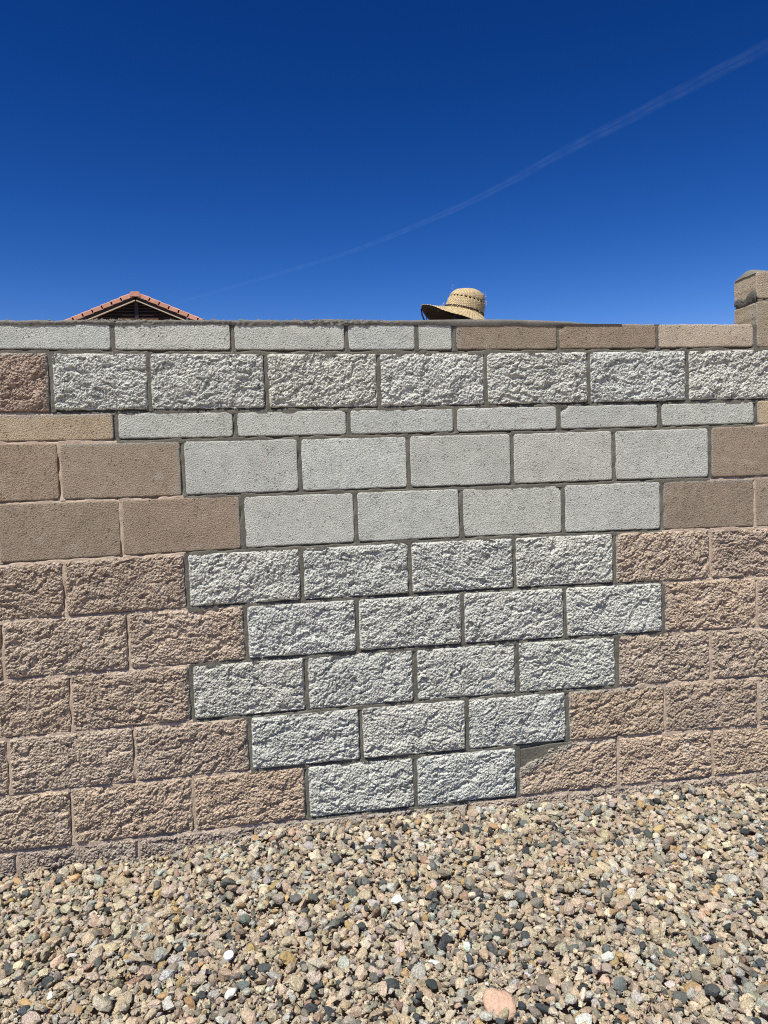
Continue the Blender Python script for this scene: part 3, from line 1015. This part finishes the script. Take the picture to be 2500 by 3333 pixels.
def make_person():
    # joints: pelvis first (skin root)
    hx, hy = HX_, HY_
    J = {'pelvis': (hx + 0.02, hy + 0.10, 1.00, 0.145), 'waist': (hx + 0.02, hy + 0.09, HZ_ - 0.78, 0.135), 'chest': (hx + 0.015, hy + 0.07, HZ_ - 0.54, 0.155),
         'collar': (hx + 0.01, hy + 0.05, HZ_ - 0.39, 0.105), 'neck': (hx + 0.005, hy + 0.035, HZ_ - 0.27, 0.058), 'jaw': (hx, hy + 0.0, HZ_ - 0.17, 0.066),
         'head': (hx + 0.008, hy + 0.0, HZ_ - 0.06, 0.080), 'crown': (hx + 0.02, hy - 0.005, HZ_ + 0.025, 0.060)}
    E = [('pelvis', 'waist'), ('waist', 'chest'), ('chest', 'collar'), ('collar', 'neck'), ('neck', 'jaw'), ('jaw', 'head'), ('head', 'crown')]
    for s, sg in (('l', -1), ('r', 1)):
        J.update({s + 'sh': (hx + sg * 0.19, hy + 0.06, 1.49, 0.068), s + 'el': (hx + sg * 0.26, hy + 0.02, 1.22, 0.050), s + 'wr': (hx + sg * 0.20, hy - 0.16, 1.10, 0.034),
                  s + 'palm': (hx + sg * 0.19, hy - 0.23, 1.09, 0.034),
                  s + 'hip': (hx + sg * 0.10, hy + 0.10, 0.92, 0.105), s + 'kn': (hx + sg * 0.12, hy + 0.07, 0.56, 0.066), s + 'an': (hx + sg * 0.13, hy + 0.11, YARD + 0.08, 0.045), s + 'toe': (hx + sg * 0.15, hy - 0.05, YARD + 0.04, 0.038)})
        E += [('collar', s + 'sh'), (s + 'sh', s + 'el'), (s + 'el', s + 'wr'), (s + 'wr', s + 'palm'), ('pelvis', s + 'hip'), (s + 'hip', s + 'kn'), (s + 'kn', s + 'an'), (s + 'an', s + 'toe')]
        for f_ in range(4):
            dx = (f_ - 1.5) * 0.020
            ln = (0.062, 0.072, 0.068, 0.052)[f_]
            J[s + 'f%da' % f_] = (hx + sg * 0.19 + dx, hy - 0.275, 1.088, 0.009)
            J[s + 'f%db' % f_] = (hx + sg * 0.19 + dx, hy - 0.275 - ln * 0.7, 1.065, 0.008)
            E += [(s + 'palm', s + 'f%da' % f_), (s + 'f%da' % f_, s + 'f%db' % f_)]
        J[s + 'tha'] = (hx + sg * 0.15, hy - 0.22, 1.085, 0.010); J[s + 'thb'] = (hx + sg * 0.13, hy - 0.262, 1.075, 0.009)
        E += [(s + 'wr', s + 'tha'), (s + 'tha', s + 'thb')]
    names = list(J)
    org = np.array([hx, hy + 0.08, YARD])
    me = bpy.data.meshes.new('person')
    me.from_pydata([tuple(np.array(J[n][:3]) - org) for n in names], [(names.index(a), names.index(b)) for a, b in E], [])
    o = link_mesh('person', me, mat_plain('dark_work_clothes', (0.035, 0.032, 0.034), 0.9, 90.0), None, org)
    md = o.modifiers.new('Skin', 'SKIN')
    md.use_smooth_shade = True
    for i, n in enumerate(names):
        sv = me.skin_vertices[0].data[i]
        sv.radius = (J[n][3], J[n][3]); sv.use_root = (n == 'pelvis')
    sb = o.modifiers.new('Subdivision', 'SUBSURF'); sb.levels = 1; sb.render_levels = 1
    tag(o, 'person in dark clothes standing hidden behind the wall under the straw hat', 'person')
    return o


make_person()

t = NT('woven_straw', 0.75, 0.25)
v = t.new('ShaderNodeUVMap').outputs[0]
wv = t.new('ShaderNodeTexWave', Scale=1.0, Distortion=0.0)
uvm = t.new('ShaderNodeMapping'); uvm.inputs['Scale'].default_value = (1, 1, 1)
t.l.new(v, uvm.inputs[0])
br = t.new('ShaderNodeTexBrick', Scale=1.0)
br.inputs['Mortar Size'].default_value = 0.13; br.inputs['Brick Width'].default_value = 1.0; br.inputs['Row Height'].default_value = 0.55
br.inputs['Mortar Smooth'].default_value = 0.6
rotm = t.new('ShaderNodeMapping'); rotm.inputs['Rotation'].default_value = (0, 0, 0.6)
t.l.new(v, rotm.inputs[0]); t.l.new(rotm.outputs[0], br.inputs['Vector'])
br.inputs['Color1'].default_value = (0.66, 0.54, 0.31, 1); br.inputs['Color2'].default_value = (0.54, 0.42, 0.22, 1); br.inputs['Mortar'].default_value = (0.11, 0.068, 0.030, 1)
n_ = t.noise(t.coords(), 160.0, 3.0)
cc = t.mix(1.0, br.outputs['Color'], t.ramp(n_, [(0.3, 0.8), (0.7, 1.2)]), 'MULTIPLY')
M_STRAW = t.out(cc, t.bump(br.outputs['Fac'], -0.9, 0.004))
M_BAND = mat_plain('black_cord', (0.012, 0.012, 0.014), 0.6)

hat = empty('straw_hat', (HX_, HY_, HZ_))
tag(hat, 'frayed woven straw hat with black chin cord above the wall top', 'hat')
TILT = Matrix.Rotation(math.radians(15), 3, 'Y') @ Matrix.Rotation(math.radians(3), 3, 'X')


def hat_mesh(name, rings, mat, skip=None, su=1.0, sv_=1.0, thick=0.0015):
    """rings: list of arrays (n,3) in hat space"""
    nseg = len(rings[0])
    vs = [TILT @ Vector(q) for r_ in rings for q in r_]
    fs, uv = [], []
    for k_ in range(len(rings) - 1):
        for i in range(nseg):
            j = (i + 1) % nseg
            if skip and skip(k_, i): continue
            fs.append((k_ * nseg + i, k_ * nseg + j, (k_ + 1) * nseg + j, (k_ + 1) * nseg + i))
            uv += [(i * su, k_ * sv_), ((i + 1) * su, k_ * sv_), ((i + 1) * su, (k_ + 1) * sv_), (i * su, (k_ + 1) * sv_)]
    me = mesh_from(vs, fs, True)
    l_ = me.uv_layers.new(name='UVMap')
    l_.data.foreach_set('uv', np.array(uv, dtype=np.float32).ravel())
    o = link_mesh(name, me, mat, hat)
    sd_ = o.modifiers.new('Solidify', 'SOLIDIFY'); sd_.thickness = thick; sd_.offset = 0
    return o


NS = 52
ang = np.linspace(0, 2 * math.pi, NS, endpoint=False)      # 0 = +x (right), pi = left (front of the hat)
rings = []
PR = [(0.000, 0.0870), (0.011, 0.0865), (0.022, 0.0855), (0.032, 0.0840), (0.041, 0.0825), (0.048, 0.0810), (0.055, 0.0795), (0.065, 0.0765), (0.074, 0.0725), (0.082, 0.067), (0.089, 0.060), (0.095, 0.051), (0.100, 0.039), (0.1035, 0.024), (0.1045, 0.006)]
for z_, r_ in PR:
    x = r_ * np.cos(ang); y = r_ * np.sin(ang) * 0.92
    wob = 0.0016 * np.sin(ang * 9 + z_ * 300) + rng.normal(0, 0.0007, NS)
    dent = -0.003 * np.exp(-((y / 0.035) ** 2)) * (r_ < 0.06)
    rings.append(np.stack([x * (1 + wob / 0.08), y * (1 + wob / 0.08), z_ + dent + 0.010 * np.cos(ang) * (r_ < 0.075) * 0.5], 1))
hat_mesh('crown', rings, M_STRAW, lambda k_, i: k_ == 5 and i % 2 == 0, 1.0, 1.0)
# brim: long at the front (left), narrow and pressed down at the back (right)
rings = []
for f_ in np.linspace(0, 1, 9):
    fr = (1 - np.cos(ang)) / 2
    ext = 0.020 + 0.085 * fr ** 0.8 + 0.045 * np.abs(np.sin(ang)) * (1 - fr)
    r_ = 0.087 + ext * f_
    z_ = -0.002 - 0.042 * f_ * np.abs(np.sin(ang)) ** 1.3 - 0.034 * f_ * (1 - fr) ** 2 - 0.020 * fr ** 2 * f_ + 0.006 * fr ** 4 * f_ ** 3 + 0.0022 * np.sin(ang * 7 + 1) * f_
    rings.append(np.stack([r_ * np.cos(ang), r_ * np.sin(ang) * 0.95, z_], 1))
hat_mesh('brim', rings, M_STRAW, None, 1.0, 0.9, 0.002)
hat_mesh('brim_shade', [q * np.array([0.985, 0.985, 1]) - np.array([0, 0, 0.0026]) for q in rings], mat_plain('painted_brim_shade', (0.030, 0.022, 0.019), 0.9), None, 1.0, 1.0, 0.0008)  # added dark sheet under the brim, standing in for its shade
# black cord round the crown base
pts = [TILT @ Vector((0.0885 * math.cos(a_), 0.0815 * math.sin(a_) - 0.0005, 0.006)) for a_ in np.linspace(0, 2 * math.pi, 49)]
vs, fs = tube(pts, 0.0022)
link_mesh('hat_band', mesh_from(vs, fs, True), M_BAND, hat)
# chin cord hanging from the front of the brim
tip = TILT @ Vector((-0.188, -0.01, -0.026))
pts = [tip, tip + Vector((-0.006, 0.004, -0.012)), tip + Vector((-0.003, 0.006, -0.035)), tip + Vector((0.006, 0.01, -0.055)), tip + Vector((0.022, 0.02, -0.080)), tip + Vector((0.07, 0.05, -0.13))]
vs, fs = tube(pts, 0.0034)
link_mesh('chin_cord', mesh_from(vs, fs, True), M_BAND, hat)
tp2 = TILT @ Vector((-0.150, 0.02, -0.020))
pts = [tp2, tp2 + Vector((-0.012, 0.004, -0.02)), tp2 + Vector((-0.016, 0.006, -0.045)), tp2 + Vector((-0.010, 0.01, -0.080))]
vs, fs = tube(pts, 0.0016)
link_mesh('chin_cord', mesh_from(vs, fs, True), M_BAND, hat)
# frayed straw ends
fv, ff = [], []
for i in range(75):
    if i < 22:
        a_ = rng.uniform(0, 2 * math.pi); z_ = rng.choice([0.084, 0.092, 0.098]); r_ = 0.076
        out = Vector((math.cos(a_) * 0.9, math.sin(a_) * 0.9, rng.uniform(-0.2, 0.9)))
    elif i < 42:
        a_ = rng.normal(0.0, 0.5); z_ = rng.uniform(0.02, 0.075); r_ = 0.083
        out = Vector((math.cos(a_), math.sin(a_), rng.uniform(-0.6, 0.6)))
    else:
        a_ = math.pi + rng.normal(0, 0.8); z_ = -0.008; r_ = rng.uniform(0.11, 0.165)
        out = Vector((-0.5 * rng.uniform(0, 1), rng.uniform(-0.5, 0.5), -1.0))
    p0 = Vector((r_ * math.cos(a_), r_ * math.sin(a_) * 0.93, z_))
    ln = rng.uniform(0.004, 0.011) if i < 42 else rng.uniform(0.008, 0.018)
    p1 = p0 + out.normalized() * ln * 0.6; p2 = p1 + (out.normalized() + Vector(rng.normal(0, 0.5, 3))).normalized() * ln * 0.5
    vs, fs = tube([TILT @ p0, TILT @ p1, TILT @ p2], [0.0011, 0.0009, 0.0004], 4)
    b0 = len(fv); fv += vs; ff += [tuple(q + b0 for q in f_) for f_ in fs]
o = link_mesh('straw_fringe', mesh_from(fv, ff, True), mat_plain('loose_straw', (0.52, 0.40, 0.20), 0.8), hat)
o['kind'] = 'stuff'

# ------------------------------------------------------------------ neighbouring house
RX, RY, RZ = -2.93, 22.0, 7.17          # gable ridge end
SL = 0.422
M_STUCCO = mat_plain('tan_stucco', (0.36, 0.25, 0.18), 0.95, 30.0, 0.08, 0.004)
M_FASCIA = mat_plain('dark_brown_paint', (0.030, 0.021, 0.019), 0.7, 12.0, 0.2)
M_LOUVRE = mat_plain('dark_louvre_paint', (0.032, 0.026, 0.028), 0.7, 12.0, 0.2)
M_TRIM = mat_plain('cream_trim_paint', (0.60, 0.53, 0.42), 0.7, 20.0, 0.08)
t = NT('terracotta_tile', 0.9, 0.15)
inf = t.new('ShaderNodeObjectInfo')
n_ = t.noise(t.coords(), 9.0, 4.0, 0.65)
cc = t.mix(inf.outputs['Random'], (0.50, 0.27, 0.185), (0.44, 0.235, 0.165))
cc = t.mix(1.0, cc, t.ramp(n_, [(0.3, 0.85), (0.7, 1.15)]), 'MULTIPLY')
M_TILE = t.out(cc, t.bump(n_, 0.4, 0.01))

house = empty('house', (RX, RY + 4.5, 0.12))
tag(house, 'house with tan stucco and terracotta tiled gable roof behind the wall', 'house')
HO = np.array([RX, RY + 4.5, 0.12])


def box(name, lo, hi, mat, parent=house, rot=None, piv=None):
    vs = [np.array((x, y, z)) for x in (lo[0], hi[0]) for y in (lo[1], hi[1]) for z in (lo[2], hi[2])]
    if rot is not None:
        R_ = np.array(Matrix.Rotation(rot, 3, 'Y')); vs = [R_ @ q + np.array(piv) for q in vs]
    fs = [(0, 1, 3, 2), (4, 6, 7, 5), (0, 4, 5, 1), (2, 3, 7, 6), (0, 2, 6, 4), (1, 5, 7, 3)]
    return link_mesh(name, mesh_from([q - HO for q in vs], fs), mat, parent)


HW = 4.6
# body with gable end
zc_, ze = RZ - 0.30, RZ - 0.30 - HW * SL
pent = [(RX - HW, 0.12), (RX + HW, 0.12), (RX + HW, ze), (RX, zc_), (RX - HW, ze)]
vs = [np.array((x, y, z)) - HO for y in (RY + 0.55, RY + 9.0) for x, z in pent]
fs = [(0, 1, 2, 3, 4), (9, 8, 7, 6, 5)] + [(i, 5 + i, 5 + (i + 1) % 5, (i + 1) % 5) for i in range(5)]
fs = [tuple(f_[::-1]) if len(f_) == 4 else f_ for f_ in fs]
link_mesh('wall', mesh_from(vs, fs), M_STUCCO, house)
th = math.atan(SL); Ls = (HW + 0.45) / math.cos(th)
roof = None
for sg in (-1, 1):
    # roof slab; local x runs down the slope
    piv = (RX, RY, RZ - 0.05)
    lo, hi = ((-Ls, 0.10, -0.10), (0, 9.3, 0.0)) if sg < 0 else ((0, 0.10, -0.10), (Ls, 9.3, 0.0))
    r_ = box('roof', lo, hi, M_TILE, house, sg * th, piv)
    # barge board (fascia) and cream strip beneath it
    lo, hi = ((-Ls, 0.03, -0.178), (-0.02, 0.095, -0.02)) if sg < 0 else ((0.02, 0.03, -0.178), (Ls, 0.095, -0.02))
    box('barge_board', lo, hi, M_FASCIA, house, sg * th, piv)
    lo, hi = ((-Ls, 0.012, -0.200), (-0.10, 0.09, -0.182)) if sg < 0 else ((0.10, 0.012, -0.200), (Ls, 0.09, -0.182))
    box('trim_strip', lo, hi, M_TRIM, house, sg * th, piv)
    # rake tiles: each an upturned angle tile lapping over the one below
    step = 0.315
    tl = 0.36
    prof2 = [(-0.010, -0.085), (-0.010, 0.030), (0.02, 0.052), (0.16, 0.052), (0.16, 0.030), (0.018, 0.030), (0.014, -0.085)]   # y, z
    nst = int(Ls / step)
    for i in range(nst):
        x0 = 0.13 + i * step
        vs = []
        for e, lift in ((0, 0.0), (1, 0.020)):
            for y, z in prof2:
                lx = sg * (x0 + e * tl)
                vs.append(np.array((lx, y, z + lift)))
        R_ = np.array(Matrix.Rotation(sg * th, 3, 'Y'))
        vs = [R_ @ q + np.array(piv) - HO for q in vs]
        n7 = len(prof2)
        fs = [(k_, (k_ + 1) % n7, n7 + (k_ + 1) % n7, n7 + k_) for k_ in range(n7)] + [tuple(range(n7)), tuple(range(2 * n7 - 1, n7 - 1, -1))]
        link_mesh('rake_tile', mesh_from(vs, fs), M_TILE, house)
# ridge end tile
vs = []
for y in (RY - 0.03, RY + 0.33):
    for x, z in ((-0.155, -0.105), (-0.14, 0.02), (-0.10, 0.045), (0.10, 0.045), (0.14, 0.02), (0.155, -0.105)):
        vs.append(np.array((RX + x, y, RZ - 0.045 + z)) - HO)
fs = [(i, i + 1, i + 7, i + 6) for i in range(5)] + [(5, 0, 6, 11), (0, 1, 2, 3, 4, 5)[::-1], (6, 7, 8, 9, 10, 11)]
link_mesh('ridge_tile', mesh_from(vs, fs), M_TILE, house)
# louvred gable vent
apex = RZ - 0.275
box('gable_post', (RX - 0.055, RY + 0.16, 6.0), (RX + 0.055, RY + 0.26, apex + 0.02), M_LOUVRE)
vs = [np.array(q) - HO for q in ((RX - 3.2, RY + 0.50, apex - 3.2 * SL + 0.1), (RX + 3.2, RY + 0.50, apex - 3.2 * SL + 0.1), (RX, RY + 0.50, apex + 0.1))]
vs += [q + np.array((0, 0.04, 0)) for q in vs]
link_mesh('gable_backing', mesh_from(vs, [(0, 1, 2), (5, 4, 3), (0, 3, 4, 1), (1, 4, 5, 2), (2, 5, 3, 0)]), M_FASCIA, house)
for i in range(5):
    z = apex - 0.085 - i * 0.094
    hw = (apex - z) / SL + 0.05
    for sg in (-1, 1):
        xa, xb = (RX - hw, RX - 0.06) if sg < 0 else (RX + 0.06, RX + hw)
        vs = [np.array(q) - HO for q in ((xa, RY + 0.20, z - 0.045), (xb, RY + 0.20, z - 0.045), (xb, RY + 0.30, z + 0.035), (xa, RY + 0.30, z + 0.035),
                                         (xa, RY + 0.20, z - 0.025), (xb, RY + 0.20, z - 0.025), (xb, RY + 0.30, z + 0.055), (xa, RY + 0.30, z + 0.055))]
        link_mesh('louvre_slat', mesh_from(vs, [(3, 2, 1, 0), (4, 5, 6, 7), (0, 1, 5, 4), (1, 2, 6, 5), (2, 3, 7, 6), (3, 0, 4, 7)]), M_LOUVRE, house)
# arched stucco surround below the vent
arc = [(RX + 0.02 + 0.62 * math.cos(a_), 6.36 + 0.215 * max(0.0, math.sin(a_)) ** 0.9) for a_ in np.linspace(0, math.pi, 15)]
arc = [(RX + 0.64, 5.2)] + arc + [(RX - 0.60, 5.2)]
vs = [np.array((x, y, z)) - HO for y in (RY + 0.32, RY + 0.56) for x, z in arc]
na = len(arc)
fs = [tuple(range(na)), tuple(range(2 * na - 1, na - 1, -1))] + [(k_, na + k_, na + (k_ + 1) % na, (k_ + 1) % na) for k_ in range(na)]
link_mesh('arched_surround', mesh_from(vs, fs), M_STUCCO, house)

# ------------------------------------------------------------------ contrail, nine kilometres up
pix = [(388, 652), (560, 603), (750, 546), (900, 487), (1050, 420), (1200, 337), (1350, 260), (1500, 181), (1650, 104), (1800, 20), (2000, -95)]
pts = []
for a_, b_ in pix:
    a_, b_ = a_ * 1.507, b_ * 1.507
    d = FWD + RIGHT * (a_ - 1250) / 2450 - UP * (b_ - 1666.5) / 2450
    pts.append(CAM + d * (9000.0 / d[2]))
org = pts[4].copy()
fine = []
P = np.array(pts) - org
tt = np.linspace(0, len(P) - 1, 60)
for q in tt:
    i = min(int(q), len(P) - 2); f_ = q - i
    p0, p1, p2, p3 = P[max(i - 1, 0)], P[i], P[i + 1], P[min(i + 2, len(P) - 1)]
    fine.append(0.5 * ((2 * p1) + (-p0 + p2) * f_ + (2 * p0 - 5 * p1 + 4 * p2 - p3) * f_ ** 2 + (-p0 + 3 * p1 - 3 * p2 + p3) * f_ ** 3))


t = NT('thin_ice_cloud')
t.n.remove(t.b)
nz = t.noise(t.coords(), 0.0022, 5.0, 0.65)
dif = t.new('ShaderNodeBsdfDiffuse', Color=(0.62, 0.82, 1.0, 1)); trn = t.new('ShaderNodeBsdfTranslucent', Color=(0.62, 0.82, 1.0, 1)); clear = t.new('ShaderNodeBsdfTransparent')
ice = t.new('ShaderNodeMixShader', Fac=0.5); t.l.new(dif.outputs[0], ice.inputs[1]); t.l.new(trn.outputs[0], ice.inputs[2])
thin = t.new('ShaderNodeMixShader'); t.l.new(t.ramp(nz, [(0.32, 0.0008), (0.70, 0.0052)]), thin.inputs[0]); t.l.new(clear.outputs[0], thin.inputs[1]); t.l.new(ice.outputs[0], thin.inputs[2])
t.l.new(thin.outputs[0], t.n['Material Output'].inputs['Surface'])


def trail(rad, wav, shift, ph):
    pp = [q + np.array([shift * math.sin(i * 0.9 + ph), shift * math.cos(i * 0.7 + ph), shift * math.sin(i * 1.3 + ph)]) for i, q in enumerate(fine)]
    fade = lambda i: min(1.0, 0.35 + 0.65 * i / 34.0)
    return tube(pp, [max(8.0, rad * fade(i) * (1 + wav * math.sin(i * 1.9 + ph) + wav * 0.7 * math.sin(i * 4.7 + ph))) for i in range(60)], 16)


contrail = None
for r_, w_, sh_, ph, i0 in ((150, 0.06, 0, 0.0, 0), (128, 0.07, 6, 1.0, 0), (106, 0.08, 8, 2.0, 0), (85, 0.10, 9, 2.6, 0), (64, 0.10, 10, 3.4, 4), (44, 0.12, 10, 4.1, 8), (25, 0.12, 8, 5.3, 12)):
    vs, fs = trail(r_, w_, sh_, ph)
    vs, fs = vs[i0 * 16:], [tuple(q - i0 * 16 for q in f_) for f_ in fs if min(f_) >= i0 * 16]
    if contrail is None:
        contrail = link_mesh('contrail', mesh_from(vs, fs, True), t.m, None, org)
        tag(contrail, 'faint white contrail slanting across the deep blue sky', 'contrail')
    else:
        link_mesh('ice_streak', mesh_from(vs, fs, True), t.m, contrail)
